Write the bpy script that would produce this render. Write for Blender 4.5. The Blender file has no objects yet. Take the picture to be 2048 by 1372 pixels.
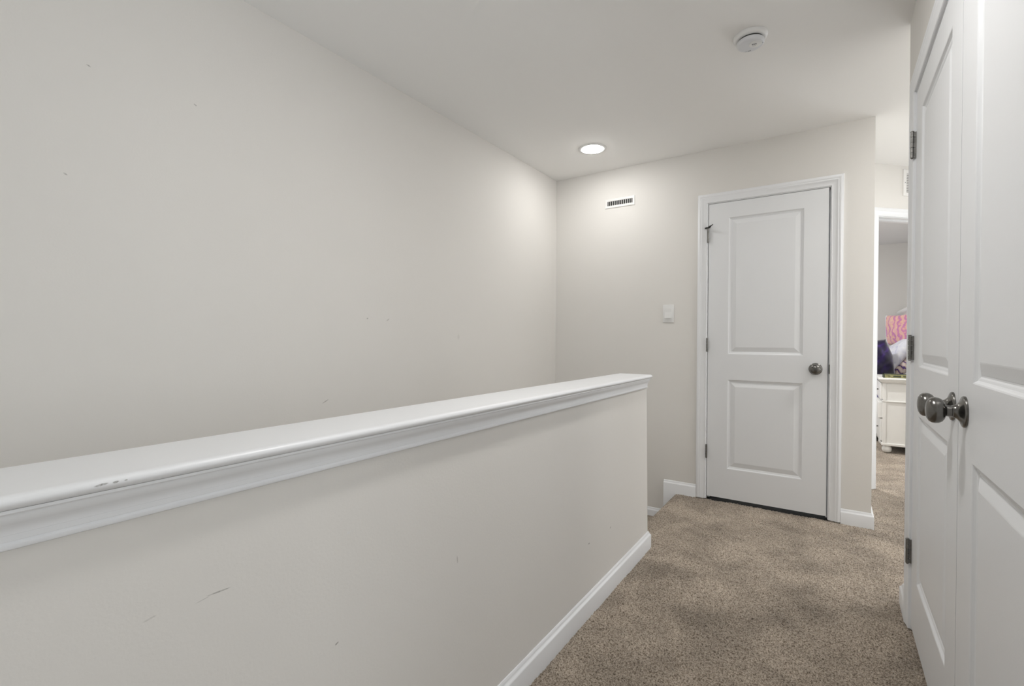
import bpy, bmesh, math, random
import numpy as np
from mathutils import Vector, Matrix

# ------------------------------------------------------------------ camera
scene = bpy.context.scene
COL = scene.collection
CAM_H = 1.0992
YAW, PITCH, ROLL = math.radians(33.8377), math.radians(0.4888), math.radians(0.2869)
cam_data = bpy.data.cameras.new('camera')
cam_data.sensor_width = 36.0
cam_data.lens = 957.95 / 2048 * 36
cam_data.clip_start = 0.02
cam = bpy.data.objects.new('camera', cam_data)
COL.objects.link(cam)
c_, s_ = math.cos(YAW), math.sin(YAW)
r0, f0, z0 = Vector((c_, s_, 0)), Vector((-s_, c_, 0)), Vector((0, 0, 1))
fw = f0 * math.cos(PITCH) - z0 * math.sin(PITCH)
up = f0 * math.sin(PITCH) + z0 * math.cos(PITCH)
rr = r0 * math.cos(ROLL) + up * math.sin(ROLL)
uu = -r0 * math.sin(ROLL) + up * math.cos(ROLL)
M = Matrix((rr, uu, -fw)).transposed().to_4x4()
M.translation = (0, 0, CAM_H)
cam.matrix_world = M
scene.camera = cam

# ------------------------------------------------------------------ light and exposure
scene.view_settings.view_transform = 'Standard'
scene.view_settings.look = 'None'
scene.view_settings.gamma = 1.0
scene.view_settings.use_curve_mapping = False
scene.view_settings.exposure = 0.36
LAMP_STAIR, LAMP_HUB, FILL_BEND, LAMP_HALL, FILL_BED = 72.0, 140.0, 138.0, 205.0, 600.0     # emission of the recessed lamps; the bend and bed ones are added fill
SKY_STRENGTH = 2.75           # daylight through the windows
world = bpy.data.worlds.new('daylight')
scene.world = world
world.use_nodes = True
bgn = world.node_tree.nodes['Background']
bgn.inputs[0].default_value = (0.93, 0.97, 1.0, 1)
bgn.inputs[1].default_value = SKY_STRENGTH


def portal(loc, rot, sx, sy):
    L = bpy.data.lights.new('window_portal', 'AREA')
    L.shape = 'RECTANGLE'
    L.size, L.size_y = sx, sy
    L.cycles.is_portal = True
    o = bpy.data.objects.new('window_portal', L)
    COL.objects.link(o)
    o.location, o.rotation_euler = loc, rot


WIN_HUB = (2.80, 2.75, 3.50, 0.45, 1.75)       # x, y0, y1, z0, z1
WIN_BED = (-2.60, 5.6, 7.4, 0.75, 2.15)
portal((2.86, 3.125, 1.10), (0, math.radians(90), 0), 1.3, .75)
FILL_WIN_SIDE = (2.40, -2.1, .15, 0.70, 2.10)     # x, y0, y1, z0, z1; unseen window added to light the half wall
portal((2.46, -.975, 1.40), (0, math.radians(90), 0), 1.4, 2.25)
FILL_WIN_NORTH = (5.10, 1.08, 2.66, 0.10, 2.20)    # y, x0, x1, z0, z1; extra daylight added for the half wall
portal((1.87, 5.16, 1.15), (math.radians(-90), 0, 0), 1.58, 2.1)
portal((-2.66, 6.5, 1.45), (0, math.radians(-90), 0), 1.4, 1.8)

# ------------------------------------------------------------------ materials


def mat(name, col, rough=0.5, metal=0.0, bump=None, bump_scale=200, spec=0.5, var=None, var_scale=3.0):
    m = bpy.data.materials.new(name)
    m.use_nodes = True
    nt = m.node_tree
    b = nt.nodes['Principled BSDF']
    b.inputs['Base Color'].default_value = (*col, 1)
    b.inputs['Roughness'].default_value = rough
    b.inputs['Metallic'].default_value = metal
    b.inputs['Specular IOR Level'].default_value = spec
    tc = nt.nodes.new('ShaderNodeTexCoord')
    if bump:
        n = nt.nodes.new('ShaderNodeTexNoise')
        n.inputs['Scale'].default_value = bump_scale
        n.inputs['Detail'].default_value = 3
        bp = nt.nodes.new('ShaderNodeBump')
        bp.inputs['Strength'].default_value = bump
        bp.inputs['Distance'].default_value = 0.002
        nt.links.new(tc.outputs['Object'], n.inputs['Vector'])
        nt.links.new(n.outputs[0], bp.inputs['Height'])
        nt.links.new(bp.outputs[0], b.inputs['Normal'])
    if var:
        n = nt.nodes.new('ShaderNodeTexNoise')
        n.inputs['Scale'].default_value = var_scale
        n.inputs['Detail'].default_value = 4
        r = nt.nodes.new('ShaderNodeValToRGB')
        r.color_ramp.elements[0].position = 0.3
        r.color_ramp.elements[1].position = 0.7
        r.color_ramp.elements[0].color = (*[x * (1 - var) for x in col], 1)
        r.color_ramp.elements[1].color = (*[min(1, x * (1 + var)) for x in col], 1)
        nt.links.new(tc.outputs['Object'], n.inputs['Vector'])
        nt.links.new(n.outputs[0], r.inputs[0])
        nt.links.new(r.outputs[0], b.inputs['Base Color'])
    return m


def add_scuffs(m, scuffs, plane='yz'):
    """small worn marks: each an ellipse on the wall plane (a, b, half length, half width, angle, strength, colour)"""
    nt = m.node_tree
    b = nt.nodes['Principled BSDF']
    tc = nt.nodes.new('ShaderNodeTexCoord')
    sp = nt.nodes.new('ShaderNodeSeparateXYZ')
    nt.links.new(tc.outputs['Object'], sp.inputs[0])
    cb = nt.nodes.new('ShaderNodeCombineXYZ')
    nt.links.new(sp.outputs['Y' if plane == 'yz' else 'X'], cb.inputs[0])
    nt.links.new(sp.outputs['Z'], cb.inputs[1])
    nz = nt.nodes.new('ShaderNodeTexNoise')
    nz.inputs['Scale'].default_value = 260
    nt.links.new(tc.outputs['Object'], nz.inputs['Vector'])
    src = None
    if b.inputs['Base Color'].is_linked:
        src = b.inputs['Base Color'].links[0].from_socket
    for (a, z, hl, hw, ang, stg, col) in scuffs:
        mp = nt.nodes.new('ShaderNodeMapping')
        mp.vector_type = 'TEXTURE'
        mp.inputs['Location'].default_value = (a, z, 0)
        mp.inputs['Rotation'].default_value = (0, 0, math.radians(ang))
        mp.inputs['Scale'].default_value = (hl, hw, 1)
        nt.links.new(cb.outputs[0], mp.inputs[0])
        ln = nt.nodes.new('ShaderNodeVectorMath')
        ln.operation = 'LENGTH'
        nt.links.new(mp.outputs[0], ln.inputs[0])
        mr = nt.nodes.new('ShaderNodeMapRange')
        mr.inputs['From Min'].default_value = 0.6
        mr.inputs['From Max'].default_value = 1.0
        mr.inputs['To Min'].default_value = stg
        mr.inputs['To Max'].default_value = 0.0
        nt.links.new(ln.outputs['Value'], mr.inputs['Value'])
        ml = nt.nodes.new('ShaderNodeMath')
        ml.operation = 'MULTIPLY'
        nt.links.new(mr.outputs[0], ml.inputs[0])
        nt.links.new(nz.outputs[0], ml.inputs[1])
        mx = nt.nodes.new('ShaderNodeMix')
        mx.data_type = 'RGBA'
        nt.links.new(ml.outputs[0], mx.inputs['Factor'])
        if src is None:
            mx.inputs[6].default_value = b.inputs['Base Color'].default_value
        else:
            nt.links.new(src, mx.inputs[6])
        mx.inputs[7].default_value = (*col, 1)
        src = mx.outputs[2]
    nt.links.new(src, b.inputs['Base Color'])


WALL_COL = (0.785, 0.766, 0.733)
M_WALL = mat('wall_paint', WALL_COL, 0.75, bump=0.10, bump_scale=160, spec=0.25)
M_WALL_L = mat('stair_wall_paint', WALL_COL, 0.75, bump=0.10, bump_scale=160, spec=0.25)
M_WALL_H = mat('half_wall_paint', WALL_COL, 0.7, bump=0.10, bump_scale=160, spec=0.3)
M_CEIL = mat('ceiling_paint', (0.90, 0.89, 0.87), 0.85, bump=0.06, bump_scale=160, spec=0.2)
M_TRIM = mat('white_trim_paint', (0.85, 0.862, 0.88), 0.38, bump=0.03, bump_scale=40)
M_CAP = mat('white_cap_paint', (0.85, 0.862, 0.88), 0.36, bump=0.03, bump_scale=40)
M_DOOR = mat('white_door_paint', (0.81, 0.822, 0.838), 0.40, bump=0.06, bump_scale=300)
M_NICKEL = mat('dark_nickel', (0.185, 0.18, 0.17), 0.24, 1.0, var=0.15, var_scale=60)
M_HINGE = mat('hinge_nickel', (0.23, 0.225, 0.215), 0.34, 1.0, var=0.12, var_scale=80)
M_BLACK = mat('black_rubber', (0.02, 0.02, 0.02), 0.6, bump=0.1)
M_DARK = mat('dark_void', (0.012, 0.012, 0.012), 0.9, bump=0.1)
M_PLASTIC = mat('white_plastic', (0.80, 0.80, 0.79), 0.35, bump=0.02)
M_PLASTIC2 = mat('grey_white_plastic', (0.72, 0.73, 0.75), 0.4, bump=0.02)
M_VENT = mat('vent_enamel', (0.84, 0.83, 0.81), 0.4, bump=0.02)
M_PRINT = mat('grey_print', (0.25, 0.25, 0.26), 0.6, bump=0.02)
M_FURN = mat('white_furniture_paint', (0.78, 0.775, 0.75), 0.4, bump=0.04, bump_scale=30)



def lens_mat(strength):
    m = bpy.data.materials.new('lamp_lens')
    m.use_nodes = True
    b = m.node_tree.nodes['Principled BSDF']
    b.inputs['Base Color'].default_value = (0.9, 0.9, 0.9, 1)
    b.inputs['Emission Color'].default_value = (1.0, 0.985, 0.965, 1)
    b.inputs['Emission Strength'].default_value = strength
    return m


add_scuffs(M_WALL_L, [
    (0.505, 1.9375, .007, .0025, -20, .9, (.2, .19, .17)), (0.803, 1.938, .006, .003, -30, .9, (.2, .19, .17)),
    (0.450, 1.588, .006, .003, -30, .8, (.25, .24, .22)), (1.575, 1.197, .006, .004, 20, .9, (.25, .24, .22)),
    (1.707, 1.195, .014, .004, 35, .7, (.3, .29, .27)), (1.339, 0.810, .020, .003, 26, .9, (.2, .19, .17)),
    (2.27, 1.11, .012, .02, 0, .3, (.3, .29, .27))])
add_scuffs(M_WALL_H, [
    (0.374, 0.6925, .020, .0014, -2, 1.0, (.2, .19, .17)), (0.350, 0.690, .012, .001, 8, .6, (.3, .29, .27)),
    (0.5925, 0.494, .005, .002, 20, 1.2, (.15, .14, .12)), (0.959, 0.521, .0025, .012, 8, .8, (.3, .28, .25)),
    (1.773, 0.276, .006, .004, 0, 1.2, (.15, .14, .12)), (1.997, 0.268, .005, .005, 0, 1.0, (.2, .19, .17)),
    (0.280, 0.694, .010, .0016, 10, .5, (.3, .29, .27)), (0.62, 0.705, .004, .003, 0, 1.0, (.8, .8, .8))])
add_scuffs(M_CAP, [
    (0.2165, 0.909, .008, .0016, 5, 1.4, (.16, .15, .13)), (0.2315, 0.909, .004, .0016, 5, 1.4, (.16, .15, .13)),
    (0.2425, 0.909, .0022, .0012, 5, 1.0, (.25, .24, .22))])


def carpet_material():
    m = bpy.data.materials.new('carpet_pile')
    m.use_nodes = True
    nt = m.node_tree
    b = nt.nodes['Principled BSDF']
    b.inputs['Roughness'].default_value = 0.95
    b.inputs['Specular IOR Level'].default_value = 0.1
    b.inputs['Sheen Weight'].default_value = 0.15
    tc = nt.nodes.new('ShaderNodeTexCoord')
    n1 = nt.nodes.new('ShaderNodeTexNoise')
    n1.inputs['Scale'].default_value = 190
    n1.inputs['Detail'].default_value = 3
    n1.inputs['Roughness'].default_value = 0.7
    nt.links.new(tc.outputs['Object'], n1.inputs['Vector'])
    r1 = nt.nodes.new('ShaderNodeValToRGB')
    e = r1.color_ramp.elements
    e[0].position, e[0].color = 0.37, (0.13, 0.10, 0.074, 1)
    e[1].position, e[1].color = 0.68, (0.63, 0.55, 0.46, 1)
    k = e.new(0.5)
    k.color = (0.405, 0.34, 0.272, 1)
    nt.links.new(n1.outputs[0], r1.inputs[0])
    n2 = nt.nodes.new('ShaderNodeTexNoise')
    n2.inputs['Scale'].default_value = 3.6
    n2.inputs['Detail'].default_value = 6
    n2.inputs['Roughness'].default_value = 0.62
    n2.inputs['Distortion'].default_value = 0.25
    nt.links.new(tc.outputs['Object'], n2.inputs['Vector'])
    mr = nt.nodes.new('ShaderNodeMapRange')
    mr.inputs['From Min'].default_value = 0.35
    mr.inputs['From Max'].default_value = 0.6
    mr.inputs['To Min'].default_value = 0.66
    mr.inputs['To Max'].default_value = 1.06
    nt.links.new(n2.outputs[0], mr.inputs['Value'])
    mx = nt.nodes.new('ShaderNodeMix')
    mx.data_type = 'RGBA'
    mx.blend_type = 'MULTIPLY'
    mx.inputs['Factor'].default_value = 1
    nt.links.new(r1.outputs[0], mx.inputs[6])
    nt.links.new(mr.outputs[0], mx.inputs[7])
    nt.links.new(mx.outputs[2], b.inputs['Base Color'])
    return m


M_CARPET = carpet_material()

# ------------------------------------------------------------------ helpers


def link(name, me, parent=None):
    o = bpy.data.objects.new(name, me)
    COL.objects.link(o)
    if parent is not None:
        o.parent = parent
    return o


def obj(name, bm, m, parent=None, smooth=False, loc=None, rot=None):
    bmesh.ops.recalc_face_normals(bm, faces=bm.faces[:])
    me = bpy.data.meshes.new(name)
    bm.to_mesh(me)
    bm.free()
    me.materials.append(m)
    if smooth:
        me.polygons.foreach_set('use_smooth', [True] * len(me.polygons))
        try:
            me.set_sharp_from_angle(angle=math.radians(smooth if smooth is not True else 40))
        except Exception:
            pass
    o = link(name, me, parent)
    if loc is not None:
        o.location = loc
    if rot is not None:
        o.rotation_euler = rot
    return o


def tag(o, label, cat, group=None, kind=None):
    o['label'], o['category'] = label, cat
    if group:
        o['group'] = group
    if kind:
        o['kind'] = kind
    return o


def thing(name, label, cat, loc=(0, 0, 0), rot=(0, 0, 0), group=None, kind=None):
    o = link(name, None)
    o.location, o.rotation_euler = loc, rot
    o.empty_display_size = 0.05
    return tag(o, label, cat, group, kind)


def box(bm, x0, x1, y0, y1, z0, z1, bev=0.0, seg=2):
    r = bmesh.ops.create_cube(bm, size=1)
    vs = r['verts']
    for v in vs:
        v.co = Vector((x0 + (v.co.x + .5) * (x1 - x0), y0 + (v.co.y + .5) * (y1 - y0), z0 + (v.co.z + .5) * (z1 - z0)))
    if bev > 0:
        es = list({e for v in vs for e in v.link_edges})
        bmesh.ops.bevel(bm, geom=es, offset=bev, segments=seg, affect='EDGES', profile=0.5)


def NB():
    return bmesh.new()


def boxes(*bs, bev=0.0, seg=2):
    bm = NB()
    for b_ in bs:
        box(bm, *b_, bev=bev, seg=seg)
    return bm


def lathe(bm, prof, n=48, axis='z', flip=1, center=(0, 0, 0), sx=1.0, sy=1.0):
    """prof: (radius, height); axis = direction of height"""
    rings = []
    cx, cy, cz = center
    for (r, h) in prof:
        ring = []
        if r < 1e-6:
            ring = [None]
        pts = []
        for i in range(1 if r < 1e-6 else n):
            a = 2 * math.pi * i / n
            p, q = r * math.cos(a) * sx, r * math.sin(a) * sy
            h2 = h * flip
            if axis == 'z':
                co = (cx + p, cy + q, cz + h2)
            elif axis == 'y':
                co = (cx + p, cy + h2, cz + q)
            else:
                co = (cx + h2, cy + p, cz + q)
            pts.append(bm.verts.new(co))
        rings.append(pts)
    for A, B in zip(rings[:-1], rings[1:]):
        if len(A) == 1 and len(B) == 1:
            continue
        for i in range(n):
            j = (i + 1) % n
            if len(A) == 1:
                bm.faces.new((A[0], B[i], B[j]))
            elif len(B) == 1:
                bm.faces.new((A[i], A[j], B[0]))
            else:
                bm.faces.new((A[i], A[j], B[j], B[i]))
    return bm


def molding(bm, path, prof, closed=False):
    """sweep prof [(offset to the left of travel, z)] along a 2D path with mitred corners"""
    n = len(path)
    dirs = []
    for i in range(n if closed else n - 1):
        a, b_ = Vector(path[i]), Vector(path[(i + 1) % n])
        dirs.append((b_ - a).normalized())
    rows = []
    for i in range(n):
        if closed:
            d0, d1 = dirs[i - 1], dirs[i]
        else:
            d0 = dirs[max(0, i - 1)]
            d1 = dirs[min(len(dirs) - 1, i)]
        n0, n1 = Vector((-d0.y, d0.x)), Vector((-d1.y, d1.x))
        mt = (n0 + n1) / (1 + n0.dot(n1))
        rows.append([bm.verts.new((path[i][0] + mt.x * o, path[i][1] + mt.y * o, z)) for (o, z) in prof])
    for i in range(n if closed else n - 1):
        A, B = rows[i], rows[(i + 1) % n]
        for k in range(len(prof)):
            l = (k + 1) % len(prof)
            bm.faces.new((A[k], A[l], B[l], B[k]))
    if not closed:
        bm.faces.new(rows[0])
        bm.faces.new(rows[-1])
    return bm


CASING = [(0, 0), (0, .007), (.002, .009), (.005, .0095), (.007, .008), (.011, .009), (.030, .0115), (.033, .0138), (.037, .0145),
          (.040, .0135), (.043, .0155), (.049, .0165), (.054, .0155), (.056, .0138), (.0605, .0128), (.062, .011), (.062, 0)]


def casing(bm, x0, x1, z1, z0=0.0, prof=CASING):
    """door casing in local x/z, wall plane y=0, sticking out to -y"""
    loops = []
    for (w, t) in prof:
        loops.append([bm.verts.new(p) for p in ((x0 - w, -t, z0), (x0 - w, -t, z1 + w), (x1 + w, -t, z1 + w), (x1 + w, -t, z0))])
    for A, B in zip(loops[:-1], loops[1:]):
        for i in range(3):
            bm.faces.new((A[i], A[i + 1], B[i + 1], B[i]))
    bm.faces.new([l[0] for l in loops])
    bm.faces.new([l[3] for l in loops])
    return bm


PANEL = [(0, 0), (.003, .0012), (.0055, .0045), (.008, .007), (.013, .0085), (.0165, .0105), (.020, .0105), (.0215, .0095), (.046, .0025), (.049, .002)]


def door_leaf(w, z0, z1, panels, t=.035):
    """moulded door: front at y=0 towards -y; panels = [(x0,x1,z0,z1)...] stacked, sharing x0,x1"""
    bm = NB()
    xs = [0, panels[0][0], panels[0][1], w]
    zs = [z0]
    for p in panels:
        zs += [p[2], p[3]]
    zs.append(z1)
    for i in range(3):
        for j in range(len(zs) - 1):
            X0, X1, Z0, Z1 = xs[i], xs[i + 1], zs[j], zs[j + 1]
            if i == 1 and j % 2 == 1:
                prev = None
                for (o, d) in PANEL:
                    ring = [bm.verts.new(p) for p in ((X0 + o, d, Z0 + o), (X1 - o, d, Z0 + o), (X1 - o, d, Z1 - o), (X0 + o, d, Z1 - o))]
                    if prev:
                        for k in range(4):
                            l = (k + 1) % 4
                            bm.faces.new((prev[k], prev[l], ring[l], ring[k]))
                    prev = ring
                bm.faces.new(prev)
            else:
                bm.faces.new([bm.verts.new(p) for p in ((X0, 0, Z0), (X1, 0, Z0), (X1, 0, Z1), (X0, 0, Z1))])
    bk = [bm.verts.new(p) for p in ((0, t, z0), (w, t, z0), (w, t, z1), (0, t, z1))]
    fr = [bm.verts.new(p) for p in ((0, 0, z0), (w, 0, z0), (w, 0, z1), (0, 0, z1))]
    bm.faces.new(bk)
    for k in range(4):
        l = (k + 1) % 4
        bm.faces.new((fr[k], fr[l], bk[l], bk[k]))
    bmesh.ops.remove_doubles(bm, verts=bm.verts[:], dist=1e-5)
    return bm


KNOB = [(0, 0), (.036, 0), (.0365, .003), (.035, .0055), (.030, .0075), (.022, .0105), (.0165, .0155), (.014, .021), (.0142, .0235),
        (.0128, .0242), (.0128, .033), (.0145, .0345), (.020, .0365), (.026, .0405), (.0295, .0465), (.0305, .053), (.0295, .0595), (.026, .0645),
        (.019, .0685), (.010, .0703), (0, .0708)]


def hinge(parent, name, u, z0, z1):
    """five-knuckle butt hinge: barrel standing off the door face (-y), leaves running back into the gap"""
    h = z1 - z0
    bm = NB()
    n = 5
    yb, r = -.0125, .0056
    for k in range(n):
        a, b_ = z0 + h * k / n + .0007, z0 + h * (k + 1) / n - .0007
        lathe(bm, [(0, a), (r, a), (r, b_), (0, b_)], 20, center=(u, yb, 0))
        s_ = 1 if k % 2 == 0 else -1
        x0, x1 = (u, u + .0018) if s_ > 0 else (u - .0018, u)
        box(bm, x0, x1, yb, -.002, a, b_)
    lathe(bm, [(0, z0 + .001), (.003, z0 + .001), (.003, z1 - .001), (0, z1 - .001)], 12, center=(u, yb, 0))
    lathe(bm, [(0, z1), (.0062, z1), (.0062, z1 + .002), (.0035, z1 + .004), (0, z1 + .004)], 20, center=(u, yb, 0))
    lathe(bm, [(0, z0 - .003), (.0035, z0 - .003), (.0050, z0), (0, z0)], 20, center=(u, yb, 0))
    box(bm, u - .0012, u + .0012, -.003, .028, z0, z1)
    return obj(name, bm, M_HINGE, parent, smooth=35)


# ------------------------------------------------------------------ room shell
H = 2.411
YB = 3.516          # back wall face
XL = -1.920         # stair wall face
XF, XFB = -.808, -.930   # half wall hall side / stair side
XC = .2548          # closet wall face
XB = .195           # outside corner of the back wall
YE = 2.572          # end of the closet wall
LOW = -2.6

o = obj('wall_left', boxes((XL - .12, XL, -2.72, 3.64, LOW, H)), M_WALL_L)
tag(o, 'tall greige wall along the stairwell left of the half wall', 'wall', kind='structure')

# back wall with the door opening
DL, DR, DT = -.7216, -.027, 2.034
GL, GR = .003, .0065
jl, jr, jt = DL - GL, DR + GR, DT + .003
o = obj('wall_back', boxes((XL, jl - .02, YB, YB + .12, LOW, H), (jr + .02, XB, YB, YB + .12, LOW, H),
                           (jl - .02, jr + .02, YB, YB + .12, jt + .02, H)), M_WALL)
tag(o, 'greige end wall with vent, switch and narrow door', 'wall', kind='structure')
# stub wall running back from the outside corner, then the diagonal bedroom-door wall
YD = 4.391
o = obj('wall_corner', boxes((XB - .12, XB, YB + .12, YD + .02, LOW, H)), M_WALL)
tag(o, 'short greige return wall past the corner right of the narrow door', 'wall', kind='structure')
o = obj('wall_linen', boxes((XL, XB - .12, 4.32, 4.40, LOW, H), ), M_WALL)
tag(o, 'wall behind the linen closet', 'wall', kind='structure')

DIAG = (XB, YD, 0)
D_ROT = (0, 0, math.radians(45))
ox0, ox1, oz1 = .090, .90, 2.036        # bedroom opening in the diagonal wall's own axis
dl = 1.02
o = obj('wall_diagonal', boxes((-.05, ox0, 0, .12, -.02, H), (ox1, dl, 0, .12, -.02, H), (ox0, ox1, 0, .12, oz1, H)), M_WALL, loc=DIAG, rot=D_ROT)
tag(o, 'angled greige wall with the open bedroom doorway', 'wall', kind='structure')
tr = thing('trim_1', 'white casing of the open bedroom doorway', 'door frame', DIAG, D_ROT, kind='structure')
bm = NB()
casing(bm, ox0 + .013, ox1 - .013, oz1 - .013)
obj('casing', bm, M_TRIM, tr, smooth=30)
obj('jamb', boxes((ox0, ox0 + .018, 0, .12, 0, oz1), (ox1 - .018, ox1, 0, .12, 0, oz1), (ox0, ox1, 0, .12, oz1 - .018, oz1)), M_TRIM, tr)
obj('door_stop', boxes((ox0 + .018, ox0 + .030, .045, .08, 0, oz1 - .018), (ox1 - .030, ox1 - .018, .045, .08, 0, oz1 - .018),
                       (ox0 + .018, ox1 - .018, .045, .08, oz1 - .030, oz1 - .018)), M_TRIM, tr)
bm = NB()
casing(bm, ox0 + .013, ox1 - .013, oz1 - .013)
for v in bm.verts:
    v.co.y = .12 - v.co.y
obj('casing', bm, M_TRIM, tr, smooth=30)

# closet wall (right)
Y0, Y1 = .785, 2.358       # door opening along y
jt2 = DT + .004
o = obj('wall_right', boxes((XC, XC + .12, .42, Y0 - .023, -.02, H), (XC, XC + .12, Y1 + .023, YE, -.02, H), (XC, XC + .12, Y0 - .023, Y1 + .023, jt2 + .02, H)), M_WALL)
tag(o, 'greige wall framing the double closet doors', 'wall', kind='structure')
o = obj('wall_hub', boxes((XC + .12, 2.92, YE - .12, YE, -.02, H), (XC + .12, 2.92, 1.00, 1.10, -.02, H) if False else (XC + .72, XC + .80, .54, YE - .12, -.02, H)), M_WALL)
tag(o, 'wall closing the closet towards the landing', 'wall', kind='structure')
wx, wy0, wy1, wz0, wz1 = WIN_HUB
o = obj('wall_closet', boxes((XC + .12, 2.52, .42, .54, -.02, H)), M_WALL)
tag(o, 'wall between the closet and the added alcove behind the photographer', 'wall', kind='structure')
sx, sy0, sy1, sz0, sz1 = FILL_WIN_SIDE
o = obj('wall_added_alcove', boxes((sx, sx + .12, -2.72, sy0, -.02, H), (sx, sx + .12, sy1, .42, -.02, H), (sx, sx + .12, sy0, sy1, -.02, sz0), (sx, sx + .12, sy0, sy1, sz1, H)), M_WALL)  # unseen alcove, opened up so side daylight reaches the half wall
tag(o, 'added alcove wall with a fill window behind the photographer', 'wall', kind='structure')
o = obj('fill_window_4', boxes((sx - .015, sx + .06, sy0 - .06, sy0 + .02, sz0 - .06, sz1 + .06), (sx - .015, sx + .06, sy1 - .02, sy1 + .06, sz0 - .06, sz1 + .06),
                          (sx - .015, sx + .06, sy0, sy1, sz1 - .02, sz1 + .06), (sx - .015, sx + .06, sy0, sy1, sz0 - .06, sz0 + .02), (sx + .01, sx + .05, -1.05, -1.0, sz0, sz1)), M_TRIM)
tag(o, 'white frame of the fill window in the added alcove', 'window', kind='structure')
o = obj('wall_east', boxes((wx, wx + .12, YE - .12, wy0, -.02, H), (wx, wx + .12, wy1, 5.3, -.02, H), (wx, wx + .12, wy0, wy1, -.02, wz0), (wx, wx + .12, wy0, wy1, wz1, H)), M_WALL)
tag(o, 'landing wall with a daylight window, right of the closet', 'wall', kind='structure')
o = obj('window_1', boxes((wx - .015, wx + .06, wy0 - .06, wy0 + .02, wz0 - .06, wz1 + .06), (wx - .015, wx + .06, wy1 - .02, wy1 + .06, wz0 - .06, wz1 + .06),
                          (wx - .015, wx + .06, wy0, wy1, wz1 - .02, wz1 + .06), (wx - .015, wx + .06, wy0, wy1, wz0 - .06, wz0 + .02), (wx + .02, wx + .05, wy0, wy1, 1.43, 1.47)), M_TRIM)
tag(o, 'white window frame on the landing', 'window', kind='structure')
ny_, nx0, nx1, nz0, nz1 = FILL_WIN_NORTH
o = obj('wall_north', boxes((.92, nx0, ny_, ny_ + .12, -.02, H), (nx1, 2.92, ny_, ny_ + .12, -.02, H), (nx0, nx1, ny_, ny_ + .12, -.02, nz0), (nx0, nx1, ny_, ny_ + .12, nz1, H)), M_WALL)
tag(o, 'landing wall with a tall added fill window beside the bedroom', 'wall', kind='structure')
o = obj('fill_window_3', boxes((nx0 - .06, nx0 + .02, ny_ - .015, ny_ + .06, nz0 - .06, nz1 + .06), (nx1 - .02, nx1 + .06, ny_ - .015, ny_ + .06, nz0 - .06, nz1 + .06),
                          (nx0, nx1, ny_ - .015, ny_ + .06, nz1 - .02, nz1 + .06), (nx0, nx1, ny_ - .015, ny_ + .06, nz0 - .06, nz0 + .02), ((nx0 + nx1) / 2 - .025, (nx0 + nx1) / 2 + .025, ny_ + .01, ny_ + .05, nz0, nz1)), M_TRIM)
tag(o, 'tall white frame of the added fill window on the landing', 'window', kind='structure')
o = obj('wall_headboard', boxes((.915, 1.03, 5.11, 8.37, -.02, H)), M_WALL)
tag(o, 'bedroom wall behind the headboard', 'wall', kind='structure')
o = obj('wall_far', boxes((-2.72, .915, 8.25, 8.37, -.02, H)), M_WALL)
tag(o, 'far greige bedroom wall seen through the doorway', 'wall', kind='structure')
wx, wy0, wy1, wz0, wz1 = WIN_BED
o = obj('wall_bedroom', boxes((wx - .12, wx, 4.32, wy0, -.02, H), (wx - .12, wx, wy1, 8.25, -.02, H), (wx - .12, wx, wy0, wy1, -.02, wz0), (wx - .12, wx, wy0, wy1, wz1, H),
                              (wx, XL, 4.32, 4.40, -.02, H)), M_WALL)
tag(o, 'bedroom wall with the window', 'wall', kind='structure')
o = obj('window_2', boxes((wx - .06, wx + .015, wy0 - .06, wy0 + .02, wz0 - .06, wz1 + .06), (wx - .06, wx + .015, wy1 - .02, wy1 + .06, wz0 - .06, wz1 + .06),
                          (wx - .06, wx + .015, wy0, wy1, wz1 - .02, wz1 + .06), (wx - .06, wx + .015, wy0, wy1, wz0 - .06, wz0 + .02), (wx - .05, wx - .02, wy0, wy1, 1.43, 1.47)), M_TRIM)
tag(o, 'white window frame in the bedroom', 'window', kind='structure')
o = obj('wall_front', boxes((XL - .12, 2.52, -2.72, -2.6, LOW, H)), M_WALL)
tag(o, 'wall behind the photographer', 'wall', kind='structure')

o = obj('ceiling', boxes((-2.72, 2.92, -2.72, 8.37, H, H + .1)), M_CEIL)
tag(o, 'plain pale ceiling with recessed lamp and smoke detector', 'ceiling', kind='structure')

# ------------------------------------------------------------------ half wall, cap and crown
YT, YBt = 2.488, 2.508      # wall end at the top / bottom (slightly out of plumb)
XT = -.814
bm = NB()
vs = [bm.verts.new(p) for p in ((XF, -2.6, -.02), (XF, YBt, -.02), (XFB, YBt, -.02), (XFB, -2.6, -.02), (XT, -2.6, .895), (XT, YT, .895), (XFB - .004, YT, .895), (XFB - .004, -2.6, .895))]
for f in ((0, 1, 5, 4), (1, 2, 6, 5), (2, 3, 7, 6), (3, 0, 4, 7), (4, 5, 6, 7), (3, 2, 1, 0)):
    bm.faces.new([vs[i] for i in f])
box(bm, XFB, XF, -2.6, YBt, LOW, -.02)
o = obj('wall_half', bm, M_WALL_H)
tag(o, 'low greige half wall guarding the stairwell, capped in white', 'half wall', kind='structure')

YCAP = 2.476
t = thing('trim_2', 'white painted cap rail with crown moulding on the half wall', 'cap rail', (0, 0, 0), kind='structure')
XN, XNB = -.779, -.964      # nose of the cap, hall side / stair side
ZC0, ZC1 = .8985, .9165
bm = NB()
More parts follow.
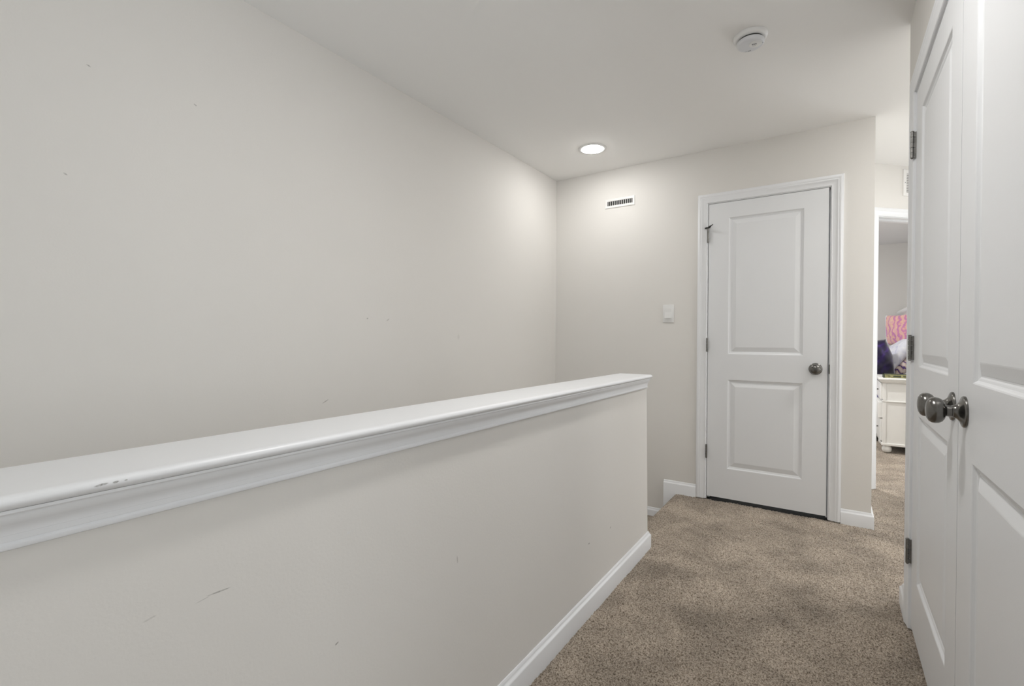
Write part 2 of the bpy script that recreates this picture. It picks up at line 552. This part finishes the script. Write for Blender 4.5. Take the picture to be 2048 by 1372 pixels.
# cross-section with rounded nosing, extruded along y
sec = []
r_ = (ZC1 - ZC0) / 2
for k in range(13):
    a = -math.pi / 2 + math.pi * k / 12
    sec.append((XN - r_ * 1.25 + r_ * 1.25 * math.cos(a), (ZC0 + ZC1) / 2 + r_ * math.sin(a)))
for k in range(13):
    a = math.pi / 2 + math.pi * k / 12
    sec.append((XNB + r_ * 1.0 + r_ * 1.0 * math.cos(a), (ZC0 + ZC1) / 2 + r_ * math.sin(a)))
A = [bm.verts.new((x, -2.6, z)) for x, z in sec]
B = [bm.verts.new((x, YCAP, z)) for x, z in sec]
for k in range(len(sec)):
    l = (k + 1) % len(sec)
    bm.faces.new((A[k], A[l], B[l], B[k]))
bm.faces.new(A)
bm.faces.new(B)
obj('cap_board', bm, M_CAP, t, smooth=50)
CR = [(0, .8985), (.027, .8985), (.027, .8945), (.0255, .8925), (.0225, .8925), (.0222, .8905), (.0215, .886), (.0175, .8795), (.0135, .8745), (.0118, .869),
      (.0118, .8655), (.0105, .865), (.0105, .8575), (.0095, .857), (.0100, .8555), (.0120, .8535), (.0125, .8505), (.0115, .848), (.0085, .8465), (0, .8465)]
# hall side runs towards -y (left of travel = +x), across the end it is square cut
bm = NB()
molding(bm, [(XT, YT - .016), (XT, -2.6)], CR)
obj('crown_moulding', bm, M_CAP, t, smooth=35)
bm = NB()
molding(bm, [(XFB - .004, -2.6), (XFB - .004, YT - .016)], CR)
obj('crown_moulding', bm, M_CAP, t, smooth=35)

# ------------------------------------------------------------------ baseboards
BASE = [(0, -.01), (.014, -.01), (.014, .0625), (.0132, .0645), (.0105, .0672), (.0078, .0705), (.0064, .0735), (.0062, .0755), (.0050, .0785), (.0025, .0825), (0, .083)]


def baseboard(name, path, label, prof=BASE):
    bm = NB()
    molding(bm, path, prof)
    o = obj(name, bm, M_TRIM, smooth=25)
    return tag(o, label, 'baseboard', kind='structure')


baseboard('baseboard_half', [(XFB, YBt - .3), (XFB, YBt), (XF, YBt), (XF, -2.6)][::1], 'white baseboard along the foot of the half wall')
CL_L = jl - .005 - .062      # outer edges of the narrow door casing
CL_R = jr + .005 + .062
XS = -1.016                  # where the landing baseboard steps down to the stair
baseboard('baseboard_corner', [(XB, YD + .0), (XB, YB), (CL_R, YB)], 'white baseboard wrapping the corner right of the narrow door')
BASE_DEEP = [(o_, z if z > 0 else -.20) for o_, z in BASE]
bm = NB()
molding(bm, [(CL_L, YB), (XS, YB)], BASE_DEEP)
o = obj('baseboard_back', bm, M_TRIM, smooth=25)
tag(o, 'white baseboard stub between narrow door and stair drop', 'baseboard', kind='structure')
baseboard('baseboard_stair', [(XS - .001, YB), (XL, YB)], 'white baseboard one step down on the stair landing', [(o_, z - .222) for o_, z in BASE])
YCO = Y1 + .005 + .062
baseboard('baseboard_right', [(XC, YCO), (XC, YE), (2.7, YE)][::-1][::-1], 'white baseboard stub beyond the closet casing')

# ------------------------------------------------------------------ carpeted floor: a real tufted height field
XE = -.935                   # carpet edge at the stair
rng = np.random.default_rng(7)
ylines = [.55]
while ylines[-1] < 8.25:
    ylines.append(ylines[-1] + min(.012, .0030 + max(0, ylines[-1] - 2.0) * .0011))
ylines = np.array(ylines)
xlines = np.concatenate([np.arange(XE, .45, .0034), np.arange(.45, .915, .006)])
gx, gy = np.meshgrid(xlines, ylines)
nx, ny = len(xlines), len(ylines)
jit = .0011
hz = rng.random((ny, nx)) ** 1.3
# clump the tufts a little
b3 = sum(np.roll(np.roll(hz, i, 0), j, 1) for i in (-1, 0, 1) for j in (-1, 0, 1)) / 9
b3 = (b3 - b3.min()) / (b3.max() - b3.min())
hz = .5 * b3 ** 1.1 + .5 * hz


def smooth_noise(cell):
    gx_, gy_ = np.asarray(gx) / cell, np.asarray(gy) / cell
    tab = rng.random((64, 64))
    i0, j0 = np.floor(gx_).astype(int), np.floor(gy_).astype(int)
    fx, fy = gx_ - i0, gy_ - j0
    fx, fy = fx * fx * (3 - 2 * fx), fy * fy * (3 - 2 * fy)
    T = lambda a, b_: tab[a % 64, b_ % 64]
    return (T(i0, j0) * (1 - fx) + T(i0 + 1, j0) * fx) * (1 - fy) + (T(i0, j0 + 1) * (1 - fx) + T(i0 + 1, j0 + 1) * fx) * fy


thr = (gx > -.724) & (gx < -.0205) & (gy > 3.519) & (gy < 4.3)
und = smooth_noise(.16) * .003 + smooth_noise(.05) * .002
gz = -.0140 + hz * .0105 + und
gz = np.where(thr, gz - .030, gz)
edge = np.clip((XE + .022 - gx) / .022, 0, 1)
gz = gz - .022 * (1 - np.sqrt(np.clip(1 - edge ** 2, 0, 1)))
co = np.stack([gx + rng.uniform(-jit, jit, gx.shape), gy + rng.uniform(-jit, jit, gx.shape), gz], -1).reshape(-1, 3).astype(np.float32)
idx = np.arange(nx * ny).reshape(ny, nx)
quads = np.stack([idx[:-1, :-1], idx[:-1, 1:], idx[1:, 1:], idx[1:, :-1]], -1).reshape(-1, 4)
me = bpy.data.meshes.new('floor')
me.vertices.add(len(co))
me.vertices.foreach_set('co', co.ravel())
me.loops.add(quads.size)
me.loops.foreach_set('vertex_index', quads.ravel().astype(np.int32))
me.polygons.add(len(quads))
me.polygons.foreach_set('loop_start', np.arange(0, quads.size, 4, dtype=np.int32))
me.polygons.foreach_set('loop_total', np.full(len(quads), 4, dtype=np.int32))
me.update(calc_edges=True)
me.validate()
me.materials.append(M_CARPET)
o = link('floor', me)
tag(o, 'brown cut-pile carpet running from the hall into the bedroom', 'carpet', kind='structure')
o = obj('floor_base', boxes((XE, 2.92, -2.72, .56, -.05, -.004), (.90, 2.92, .5, 5.2, -.05, -.004), (-2.72, XE, 4.34, 8.37, -.05, -.004), (XE + .01, .93, .56, 8.37, -.05, -.012)), M_CARPET)
tag(o, 'brown carpet of the landing and bedroom outside the view', 'carpet', kind='structure')
o = obj('floor_linen_shade', boxes((-.738, -.0065, 3.523, 4.3, -.034, -.0085)), M_DARK)  # near-black colour stands in for the shade under the door
tag(o, 'closet floor painted black for the shade under the narrow door', 'floor', kind='structure')
# stairs going down beside the half wall: riser, landing, flight
bm = NB()
box(bm, XE + .004, XE + .05, YBt, YB, -.25, -.012)
box(bm, XL, XE + .01, YBt, YB, -.30, -.2)
for k in range(10):
    y1 = YBt - .26 * k
    box(bm, XL, XFB, y1 - .26, y1 + .02, -.2 - .2 * (k + 1) - .1, -.2 - .2 * (k + 1), bev=.012)
    box(bm, XL, XFB, y1, y1 + .02, -.2 - .2 * (k + 1), -.2 - .2 * k - .02)
o = obj('floor_stair', bm, M_CARPET)
tag(o, 'carpeted stair going down between half wall and left wall', 'stairs', kind='structure')

# ------------------------------------------------------------------ narrow door in the back wall
d = thing('door_1', 'closed white two-panel narrow door in the end wall', 'door', (DL, YB, 0), kind='structure')
W = DR - DL
P0, P1 = .1275, W - .1295
obj('door_panel', door_leaf(W, .019, DT, [(P0, P1, .222, .830), (P0, P1, 1.003, 1.930)]), M_DOOR, d)
bm = NB()
lathe(bm, KNOB, 48, axis='y', flip=-1, center=(W - .062, 0, .922))
obj('door_knob', bm, M_NICKEL, d, smooth=45)
for k, (a, b_) in enumerate(((1.772, 1.868), (1.020, 1.110), (.285, .373))):
    hg = hinge(d, 'hinge', -.0015, a, b_)
    if k == 0:
        # hinge-pin door stop: ring plate, threaded arm with bumper towards the door, pad towards the casing
        bm = NB()
        lathe(bm, [(0, 0), (.010, 0), (.010, .004), (0, .004)], 20, center=(-.0015, -.0125, b_ + .003))
        box(bm, -.016, .010, -.024, -.010, b_ + .001, b_ + .008, bev=.002)
        box(bm, -.022, -.014, -.022, -.004, b_ - .002, b_ + .007, bev=.002)
        s = bmesh.ops.create_cone(bm, cap_ends=True, segments=12, radius1=.0030, radius2=.0030, depth=.052)
        Mx = Matrix.Translation((.018, -.032, b_ + .010)) @ Matrix.Rotation(math.radians(-46), 4, 'Z') @ Matrix.Rotation(math.radians(78), 4, 'Y')
        bmesh.ops.transform(bm, matrix=Mx, verts=s['verts'])
        s = bmesh.ops.create_cone(bm, cap_ends=True, segments=14, radius1=.0075, radius2=.006, depth=.016)
        Mx = Matrix.Translation((.012, -.026, b_ + .008)) @ Matrix.Rotation(math.radians(-46), 4, 'Z') @ Matrix.Rotation(math.radians(78), 4, 'Y')
        bmesh.ops.transform(bm, matrix=Mx, verts=s['verts'])
        obj('hinge_pin_stop', bm, M_BLACK, hg, smooth=35)
t = thing('trim_3', 'white casing around the narrow door', 'door frame', (0, YB, 0), kind='structure')
bm = NB()
casing(bm, jl - .005, jr + .005, jt + .005)
obj('casing', bm, M_TRIM, t, smooth=30)
bm = boxes((jl - .02, jl, 0, .12, 0, jt + .02), (jr, jr + .02, 0, .12, 0, jt + .02), (jl, jr, 0, .12, jt, jt + .02),
           (jl, jl + .012, .038, .075, 0, jt), (jr - .012, jr, .038, .075, 0, jt), (jl, jr, .038, .075, jt - .012, jt))
obj('jamb', bm, M_TRIM, t)
bm = boxes((jr - .001, jr + .0055, -.012, .02, .895, .952), bev=.0015)
obj('strike_plate', bm, M_HINGE, t)

# ------------------------------------------------------------------ double closet doors, hinge side far, in the right wall
C_ROT = (0, 0, math.radians(-90))
YG = 1.5725
PW = 2.355 - (YG + .003)
lp = [(.130, PW - .128, .226, .832), (.130, PW - .128, 1.006, 1.934)]
d2 = thing('door_2', 'white closet door leaf with three visible hinges', 'door', (XC, 2.355, 0), C_ROT, kind='structure')
obj('door_panel', door_leaf(PW, .018, DT, lp), M_DOOR, d2)
bm = NB()
lathe(bm, KNOB, 48, axis='y', flip=-1, center=(2.355 - 1.632, 0, .934))
obj('door_knob', bm, M_NICKEL, d2, smooth=45)
for a, b_ in ((1.792, 1.890), (1.027, 1.118), (.252, .343)):
    hinge(d2, 'hinge', -.0015, a, b_)
PW2 = YG - .003 - .790
rp = [(.138, PW2 - .130, .226, .832), (.138, PW2 - .130, 1.006, 1.934)]
d3 = thing('door_3', 'white closet door leaf nearest the camera, cut by the frame', 'door', (XC - .0003, YG - .003, 0), C_ROT, kind='structure')
obj('door_panel', door_leaf(PW2, .018, DT, rp), M_DOOR, d3)
bm = NB()
lathe(bm, KNOB, 48, axis='y', flip=-1, center=(YG - .003 - 1.497, 0, .936))
obj('door_knob', bm, M_NICKEL, d3, smooth=45)
t = thing('trim_4', 'white casing around the double closet doors', 'door frame', (XC, Y1, 0), C_ROT, kind='structure')
bm = NB()
OW = Y1 - Y0
casing(bm, -.005, OW + .005, jt2 + .005)
obj('casing', bm, M_TRIM, t, smooth=30)
obj('jamb', boxes((-.02, 0, 0, .12, 0, jt2 + .02), (OW, OW + .02, 0, .12, 0, jt2 + .02), (0, OW, 0, .12, jt2, jt2 + .02),
                  (0, .012, .038, .075, 0, jt2), (OW - .012, OW, .038, .075, 0, jt2), (0, OW, .038, .075, jt2 - .012, jt2)), M_TRIM, t)

# ------------------------------------------------------------------ things on the walls and ceiling
# vent above the stair landing
v0, v1, vz0, vz1 = -1.485, -1.249, 2.115, 2.186
t = thing('air_vent', 'small white slotted air vent high on the end wall, left of the narrow door', 'vent', ((v0 + v1) / 2, YB, vz0))
vw, vh = (v1 - v0) / 2, vz1 - vz0
bm = NB()
ow, oz0, oz1_ = vw - .018, .019, vh - .019
ring = [(vw, 0, vh, 0), (vw, 0, vh, .004), (vw - .003, .003, vh - .003, .006), (ow + .002, oz0 - .002, oz1_ + .002, .006), (ow, oz0, oz1_, .004), (ow, oz0, oz1_, 0)]
prev = None
for (a, b0, b1, dpt) in ring:
    L = [bm.verts.new(p) for p in ((-a, -dpt, b0), (a, -dpt, b0), (a, -dpt, b1), (-a, -dpt, b1))]
    if prev:
        for k in range(4):
            l = (k + 1) % 4
            bm.faces.new((prev[k], prev[l], L[l], L[k]))
    prev = L
obj('frame', bm, M_VENT, t)
obj('duct_opening', boxes((-ow, ow, -.0008, -.0002, oz0, oz1_)), M_DARK, t)
bm = NB()
nsl = 13
for k in range(nsl):
    x = -ow + 2 * ow * (k + .5 + .22) / (nsl + .44)
    box(bm, x - .0017, x + .0017, -.0048, -.0008, oz0, oz1_)
obj('louver', bm, M_VENT, t)

# light switch
t = thing('light_switch', 'white rocker light switch left of the narrow door', 'light switch', (-.993, YB, 1.2235))
pw, ph = .0395, .129
obj('wall_plate', boxes((-pw, pw, -.0065, 0, 0, ph), bev=.003), M_PLASTIC, t, smooth=40)
bm = NB()
rw, rz0, rz1 = .0235, .031, .098
zm = .064
vs = [(-rw, -.0065, rz0), (rw, -.0065, rz0), (rw, -.0065, rz1), (-rw, -.0065, rz1), (-rw, -.0150, rz0), (rw, -.0150, rz0), (rw, -.0085, zm + .012), (-rw, -.0085, zm + .012), (rw, -.0085, rz1), (-rw, -.0085, rz1)]
V = [bm.verts.new(p) for p in vs]
for f in ((0, 1, 5, 4), (4, 5, 6, 7), (7, 6, 8, 9), (9, 8, 2, 3), (0, 4, 7, 9, 3), (1, 2, 8, 6, 5), (0, 3, 2, 1)):
    bm.faces.new([V[i] for i in f])
obj('rocker', bm, M_PLASTIC, t)

# smoke detector
t = thing('smoke_detector', 'round white smoke detector on the ceiling', 'smoke detector', (-.308, 2.296, H))
bm = NB()
lathe(bm, [(0, 0), (.067, 0), (.068, -.002), (.0675, -.006), (.065, -.012), (.061, -.0165), (.056, -.0185), (.0, -.0185)], 64)
obj('mounting_base', bm, M_PLASTIC, t, smooth=35)
bm = NB()
lathe(bm, [(0, -.0185), (.0500, -.0185), (.0500, -.0240), (0, -.0240)], 64)
obj('sensing_slot', bm, M_BLACK, t, smooth=35)
bm = NB()
lathe(bm, [(0, -.0240), (.0520, -.0240), (.0538, -.0250), (.0545, -.0280), (.0540, -.0340), (.0520, -.0385), (.0485, -.0410), (.043, -.0420), (0, -.0420)], 64)
hs = obj('housing', bm, M_PLASTIC2, t, smooth=35)
bm = NB()
lathe(bm, [(.0255, -.0418), (.0255, -.0430), (.024, -.0436), (.0, -.0436)], 40, center=(.020, -.004, 0))
bt = obj('test_button', bm, M_PLASTIC, hs, smooth=35)
# sounder slots: one perforated insert on the button
bm = NB()
for i in range(3):
    for j in range(2):
        box(bm, .0068 + i * .0064, .0120 + i * .0064, -.0130 + j * .0052 + i * .0006, -.0090 + j * .0052 + i * .0006, -.0440, -.0434)
box(bm, .0068, .0250, -.0086, -.0083, -.0440, -.0434)
obj('sounder_grille', bm, M_PRINT, bt)
bm = NB()
for k in range(3):
    box(bm, .008 + k * .005, .0105 + k * .005, .0035, .0048, -.0440, -.0434)
box(bm, .008, .0205, .0036, .0038, -.0440, -.0434)
obj('printed_mark', bm, M_PRINT, bt)
bm = NB()
for k in range(4):
    box(bm, -.015 + k * .0034, -.0132 + k * .0034, .0335, .0405, -.0424, -.0416)
box(bm, -.015, -.003, .0368, .0371, -.0424, -.0416)
obj('test_slot', bm, M_PRINT, hs)
bm = NB()
box(bm, -.026, -.018, .0345, .0362, -.0424, -.0416)
obj('printed_mark', bm, M_PRINT, hs)
bm = NB()
box(bm, .0468, .0484, -.001, .006, -.0424, -.0405)
obj('indicator', bm, M_PRINT, hs)


def downlight(x, y, strength, label, grp='recessed ceiling lamps'):
    t = thing('recessed_light', label, 'ceiling light', (x, y, H), group=grp)
    bm = NB()
    lathe(bm, [(.070, -.0015), (.074, -.005), (.080, -.0055), (.092, -.004), (.096, -.001), (.096, 0), (.070, 0)], 64)
    for f in list(bm.faces):
        pass
    obj('trim_ring', bm, M_PLASTIC, t, smooth=40)
    bm = NB()
    lathe(bm, [(.070, -.0012), (.0685, -.0050), (.064, -.0090), (.050, -.0125), (.028, -.0140), (0, -.0145)], 64)
    obj('lens', bm, lens_mat(strength), t, smooth=40)
    return t


downlight(-1.388, 3.053, LAMP_STAIR, 'glowing recessed lamp in the ceiling above the stair landing corner')
downlight(.88, 3.02, LAMP_HUB, 'recessed lamp in the ceiling around the corner, beyond the closet')
downlight(1.0, 3.66, FILL_BEND, 'added fill lamp in the landing ceiling before the bedroom doorway')  # unseen second landing lamp, added to light the half wall end
downlight(-.34, 1.22, LAMP_HALL, 'recessed lamp in the hall ceiling above the closet doors')

downlight(-.50, 5.35, FILL_BED, 'added fill lamp in the bedroom ceiling')  # unseen lamp added to brighten the bedroom

# return grille over the bedroom door
t = thing('return_grille', 'white return-air grille above the open bedroom doorway', 'vent', (XB + .322 * .7071, YD + .322 * .7071, 2.186), D_ROT)
gw, gh = .36, .196
bm = NB()
ring = [(0, 0), (0, .006), (.003, .008), (.026, .008), (.028, .006), (.028, 0)]
prev = None
for (o_, dpt) in ring:
    L = [bm.verts.new(p) for p in ((o_, -dpt, o_), (gw - o_, -dpt, o_), (gw - o_, -dpt, gh - o_), (o_, -dpt, gh - o_))]
    if prev:
        for k in range(4):
            l = (k + 1) % 4
            bm.faces.new((prev[k], prev[l], L[l], L[k]))
    prev = L
obj('frame', bm, M_VENT, t)
bm = NB()
lathe(bm, [(0, .0095), (.003, .0095), (.0035, .008), (0, .008)], 12, axis='y', flip=-1, center=(.014, 0, gh * .5))
obj('screw', bm, M_PRINT, t)
obj('duct_opening', boxes((.027, gw - .027, -.001, -.0003, .027, gh - .027)), M_PRINT, t)
bm = NB()
for k in range(11):
    z = .030 + (gh - .060) * (k + .5) / 11
    vs = [bm.verts.new(p) for p in ((.028, -.007, z - .005), (gw - .028, -.007, z - .005), (gw - .028, -.0015, z + .0055), (.028, -.0015, z + .0055))]
    bm.faces.new(vs)
obj('louver', bm, M_VENT, t)

# ------------------------------------------------------------------ bedroom
# nightstand: front faces -x, its side faces the doorway
NX0, NX1, NY0, NY1 = .405, .83, 5.955, 6.50
t = thing('nightstand', 'white nightstand with bun feet seen through the bedroom doorway', 'nightstand', (0, 0, 0))
bm = NB()
TOP = [(-.0, .685), (.010, .690), (.016, .700), (.020, .704), (.020, .708), (.026, .712), (.030, .722), (.028, .732), (.022, .736), (0, .736)]
molding(bm, [(NX0, NY0), (NX0, NY1), (NX1, NY1), (NX1, NY0)], TOP, closed=True)
box(bm, NX0 + .001, NX1 - .001, NY0 + .001, NY1 - .001, .690, .7358)
obj('top', bm, M_FURN, t, smooth=30)
bm = NB()
box(bm, NX0 + .012, NX1, NY0 + .012, NY1 - .012, .085, .69)
# stiles and rails on the side towards the door, moulding line, base rail
for z_a, z_b in ((.515, .685), (.085, .497)):
    box(bm, NX0 + .006, NX0 + .035, NY0 + .004, NY0 + .02, z_a, z_b, bev=.003)
    box(bm, NX1 - .035, NX1 - .001, NY0 + .004, NY0 + .02, z_a, z_b, bev=.003)
box(bm, NX0 + .002, NX1, NY0, NY1, .497, .510, bev=.004)
box(bm, NX0 - .002, NX1, NY0 - .002, NY1 + .002, .068, .092, bev=.004)
obj('body', bm, M_FURN, t)
for (a, b_, pull) in ((.520, .680, .010), (.335, .490, .026), (.110, .325, .010)):
    dr = obj('drawer', boxes((NX0 - pull, NX0 + .012, NY0 + .035, NY1 - .035, a, b_), bev=.004), M_FURN, t)
    bm = NB()
    lathe(bm, [(0, 0), (.006, 0), (.006, .010), (.014, .016), (.013, .022), (0, .025)], 20, axis='x', flip=-1, center=(NX0 - pull, (NY0 + NY1) / 2, (a + b_) / 2))
    obj('knob', bm, M_NICKEL, dr, smooth=40)
FOOT = [(0, 0), (.026, 0), (.036, .010), (.040, .028), (.038, .048), (.030, .060), (.030, .070), (0, .070)]
for fx in (NX0 + .045, NX1 - .045):
    for fy in (NY0 + .045, NY1 - .045):
        bm = NB()
        lathe(bm, FOOT, 32, center=(fx, fy, 0))
        obj('foot', bm, M_FURN, t, smooth=40)

# small boxed book on the nightstand
M_BOOK = mat('book_olive', (0.30, 0.29, 0.13), 0.5, bump=0.05, var=0.4, var_scale=60)
M_PAGE = mat('page_white', (0.75, 0.72, 0.62), 0.7, bump=0.05)
M_BOOKT = mat('book_print', (0.05, 0.06, 0.03), 0.6, bump=0.05)
t = thing('book', 'olive and black spined book lying on the nightstand', 'book', (.415, 5.945, .736))
obj('cover', boxes((.008, .205, .0, .14, 0, .034), bev=.002), M_BOOK, t)
obj('end_band', boxes((0, .010, -.001, .141, 0, .036), (.203, .213, -.001, .141, 0, .036), (.0, .213, -.0005, .1405, 0, .003), (.0, .213, -.0005, .1405, .033, .036)), M_BOOKT, t)
obj('spine_print', boxes((.030, .055, -.0012, .001, .013, .021), (.075, .135, -.0012, .001, .010, .024), (.150, .185, -.0012, .001, .013, .021)), M_BOOKT, t)


def cloth_mat(name, cols, scale, rough=.9, sheen=.3, distortion=1.5, detail=3, kind='noise', stretch=(1, 1, 1)):
    m = bpy.data.materials.new(name)
    m.use_nodes = True
    nt = m.node_tree
    b = nt.nodes['Principled BSDF']
    b.inputs['Roughness'].default_value = rough
    b.inputs['Sheen Weight'].default_value = sheen
    b.inputs['Specular IOR Level'].default_value = .2
    tc = nt.nodes.new('ShaderNodeTexCoord')
    mp = nt.nodes.new('ShaderNodeMapping')
    mp.inputs['Scale'].default_value = stretch
    nt.links.new(tc.outputs['Object'], mp.inputs[0])
    if kind == 'wave':
        n = nt.nodes.new('ShaderNodeTexWave')
        n.inputs['Distortion'].default_value = distortion
        n.inputs['Detail Scale'].default_value = 3
    elif kind == 'voronoi':
        n = nt.nodes.new('ShaderNodeTexVoronoi')
    else:
        n = nt.nodes.new('ShaderNodeTexNoise')
        n.inputs['Distortion'].default_value = distortion
        n.inputs['Detail'].default_value = detail
    n.inputs['Scale'].default_value = scale
    nt.links.new(mp.outputs[0], n.inputs['Vector'])
    r = nt.nodes.new('ShaderNodeValToRGB')
    e = r.color_ramp.elements
    e[0].position, e[0].color = cols[0][0], (*cols[0][1], 1)
    e[1].position, e[1].color = cols[-1][0], (*cols[-1][1], 1)
    for p, c in cols[1:-1]:
        k = e.new(p)
        k.color = (*c, 1)
    nt.links.new(n.outputs[0], r.inputs[0])
    nt.links.new(r.outputs[0], b.inputs['Base Color'])
    return m


M_SKIRT = cloth_mat('scribble_skirt', [(0, (.72, .72, .72)), (.47, (.72, .72, .72)), (.49, (.04, .04, .05)), (.515, (.04, .04, .05)), (.53, (.72, .72, .72)), (1, (.72, .72, .72))], 5, distortion=1.0, detail=1)
M_SPREAD = cloth_mat('navy_lavender_spread', [(.30, (.03, .04, .13)), (.45, (.10, .11, .28)), (.52, (.42, .40, .58)), (.62, (.55, .45, .42)), (.75, (.62, .60, .70))], 9, distortion=2)
M_LILAC = cloth_mat('lilac_white_cotton', [(.3, (.52, .52, .64)), (.5, (.70, .70, .76)), (.7, (.80, .79, .82))], 14, distortion=1)
M_TAN = cloth_mat('tan_plaid_cotton', [(.0, (.10, .06, .20)), (.14, (.16, .09, .26)), (.22, (.55, .42, .32)), (.55, (.66, .53, .41)), (.8, (.60, .50, .52)), (1, (.70, .60, .52))], 9, kind='wave', distortion=4, stretch=(.6, 1, 1.4))
M_PURPLE = cloth_mat('purple_plush', [(.40, (.006, .003, .018)), (.58, (.016, .006, .06)), (.70, (.07, .02, .24)), (.82, (.42, .04, .38))], 6, sheen=.6, distortion=1.0)
M_PINK = cloth_mat('pink_orange_print', [(.0, (.62, .24, .48)), (.30, (.80, .36, .46)), (.55, (.86, .48, .38)), (.8, (.90, .64, .42)), (1, (.84, .46, .48))], 4.0, kind='wave', distortion=7, stretch=(1, .3, 1.1))
M_WHITEC = cloth_mat('white_cotton', [(.3, (.80, .80, .82)), (.7, (.88, .88, .88))], 10)


def cushion(w, h, t, n=28, seed=0, wob=.0, pinch=.06):
    """soft pillow in local x (width), z (height), y (thickness), centred at the origin"""
    rnd = random.Random(seed)
    ph = [rnd.uniform(0, 6.28) for _ in range(6)]
    bm = NB()
    grid = {}
    for s in (-1, 1):
        for i in range(n + 1):
            for j in range(n + 1):
                u, v = -1 + 2 * i / n, -1 + 2 * j / n
                if s == 1 and (i in (0, n) or j in (0, n)):
                    grid[(s, i, j)] = grid[(-1, i, j)]
                    continue
                th = (max(0, 1 - u * u) ** .42) * (max(0, 1 - v * v) ** .42)
                px = u * w / 2 * (1 - pinch * (1 - abs(v)) * abs(u) ** 3)
                pz = v * h / 2 * (1 - pinch * (1 - abs(u)) * abs(v) ** 3)
                wv = wob * (math.sin(5 * u + 3 * v + ph[0]) + .7 * math.sin(9 * v - 4 * u + ph[1]) + .5 * math.sin(13 * u + ph[2] + 5 * v))
                grid[(s, i, j)] = bm.verts.new((px, s * (t / 2 * th + wv * th), pz))
    for s in (-1, 1):
        for i in range(n):
            for j in range(n):
                bm.faces.new((grid[(s, i, j)], grid[(s, i + 1, j)], grid[(s, i + 1, j + 1)], grid[(s, i, j + 1)]))
    return bm


# bed with its headboard against the right-hand bedroom wall
BY0, BY1 = 6.56, 8.12
t = thing('bed', 'white bed with headboard behind the nightstand', 'bed', (0, 0, 0))
bm = NB()
box(bm, -1.25, .73, BY0 + .05, BY1 - .05, .10, .42, bev=.01)
obj('base', bm, M_FURN, t)
obj('mattress', boxes((-1.24, .735, BY0 + .03, BY1 - .03, .42, .60), bev=.04, seg=4), M_WHITEC, t, smooth=50)
bm = NB()
N_ = 160
pr = None
for i in range(N_ + 1):
    x = -1.26 + 2.06 * i / N_
    w_ = .008 * math.sin(i * .55) + .004 * math.sin(i * 1.3)
    L = [bm.verts.new((x, BY0 + .02 + w_ * (1 - k / 6) - .0, .055 + .43 * k / 6)) for k in range(7)]
    if pr:
        for k in range(6):
            bm.faces.new((pr[k], L[k], L[k + 1], pr[k + 1]))
    pr = L
sk = obj('bed_skirt', bm, M_SKIRT, t, smooth=60)
md = sk.modifiers.new('thick', 'SOLIDIFY')
md.thickness = .006
bm = NB()
box(bm, .80, .87, BY1 - .09, BY1 - .01, 0, 1.42, bev=.006)
box(bm, .80, .87, BY0 + .01, BY0 + .09, 0, 1.42, bev=.006)
box(bm, .815, .855, BY0 + .08, BY1 - .08, .45, 1.42, bev=.004)
for v in bm.verts:
    v.co.x -= .055
    v.co.z = v.co.z + .02 if v.co.z > .5 else v.co.z
HC = [(0, 1.405), (.008, 1.41), (.012, 1.425), (.024, 1.445), (.036, 1.455), (.040, 1.465), (.040, 1.482), (.036, 1.490), (0, 1.490)]
molding(bm, [(.742, BY0 + .01), (.742, BY1 - .01), (.815, BY1 - .01), (.815, BY0 + .01)], HC, closed=True)
box(bm, .744, .813, BY0 + .012, BY1 - .012, 1.41, 1.4895)
obj('headboard', bm, M_FURN, t, smooth=30)

# bedspread over the mattress
bm = NB()
nx_, ny_ = 90, 40
g = []
for i in range(nx_ + 1):
    row = []
    x = -1.27 + 1.95 * i / nx_
    for j in range(ny_ + 1):
        s = j / ny_
        y = BY0 - .005 + s * (BY1 - BY0 + .01)
        z = .645 + .012 * math.sin(x * 9 + y * 5) + .010 * math.sin(y * 13 - x * 4)
        e = min(s, 1 - s)
        if e < .10:
            z -= .16 * (1 - math.sin(e / .10 * math.pi / 2)) + .0
        row.append(bm.verts.new((x, y + .010 * math.sin(x * 22) * (1 if e < .05 else 0), z)))
    g.append(row)
for i in range(nx_):
    for j in range(ny_):
        bm.faces.new((g[i][j], g[i + 1][j], g[i + 1][j + 1], g[i][j + 1]))
o = obj('bedspread', bm, M_SPREAD, smooth=60)
md = o.modifiers.new('thick', 'SOLIDIFY')
md.thickness = .02
md.offset = -1
tag(o, 'navy and lavender patterned bedspread on the bed', 'bedspread')


def place(name, bm, m, label, cat, loc, rot, group=None):
    o = obj(name, bm, m, smooth=70, loc=loc, rot=tuple(math.radians(a) for a in rot))
    return tag(o, label, cat, group)


place('pillow', cushion(.56, .46, .19, seed=1, wob=.005), M_LILAC, 'lilac and white pillow slanting across the bed behind the nightstand', 'pillow', (.570, 7.03, .895), (90, -54, 4))
place('pillow', cushion(.36, .44, .12, seed=2, wob=.010), M_TAN, 'tan plaid ruffled pillow under the lilac pillow', 'pillow', (.636, 7.02, .800), (90, -54, 4))
o = place('pillow', cushion(.40, .38, .12, seed=3, wob=.002), M_PINK, 'pink and orange printed pillow with white border upright against the headboard', 'pillow', (.672, 7.62, 1.235), (4, 0, -58))
o.data.materials.append(M_WHITEC)
for p in o.data.polygons:
    if p.center.x < -.155:
        p.material_index = 1
place('cushion', cushion(.40, .40, .22, seed=5, wob=.014, pinch=-.12), M_PURPLE, 'dark purple plush cushion at the left of the doorway view', 'cushion', (.330, 6.675, .875), (8, -14, 4))
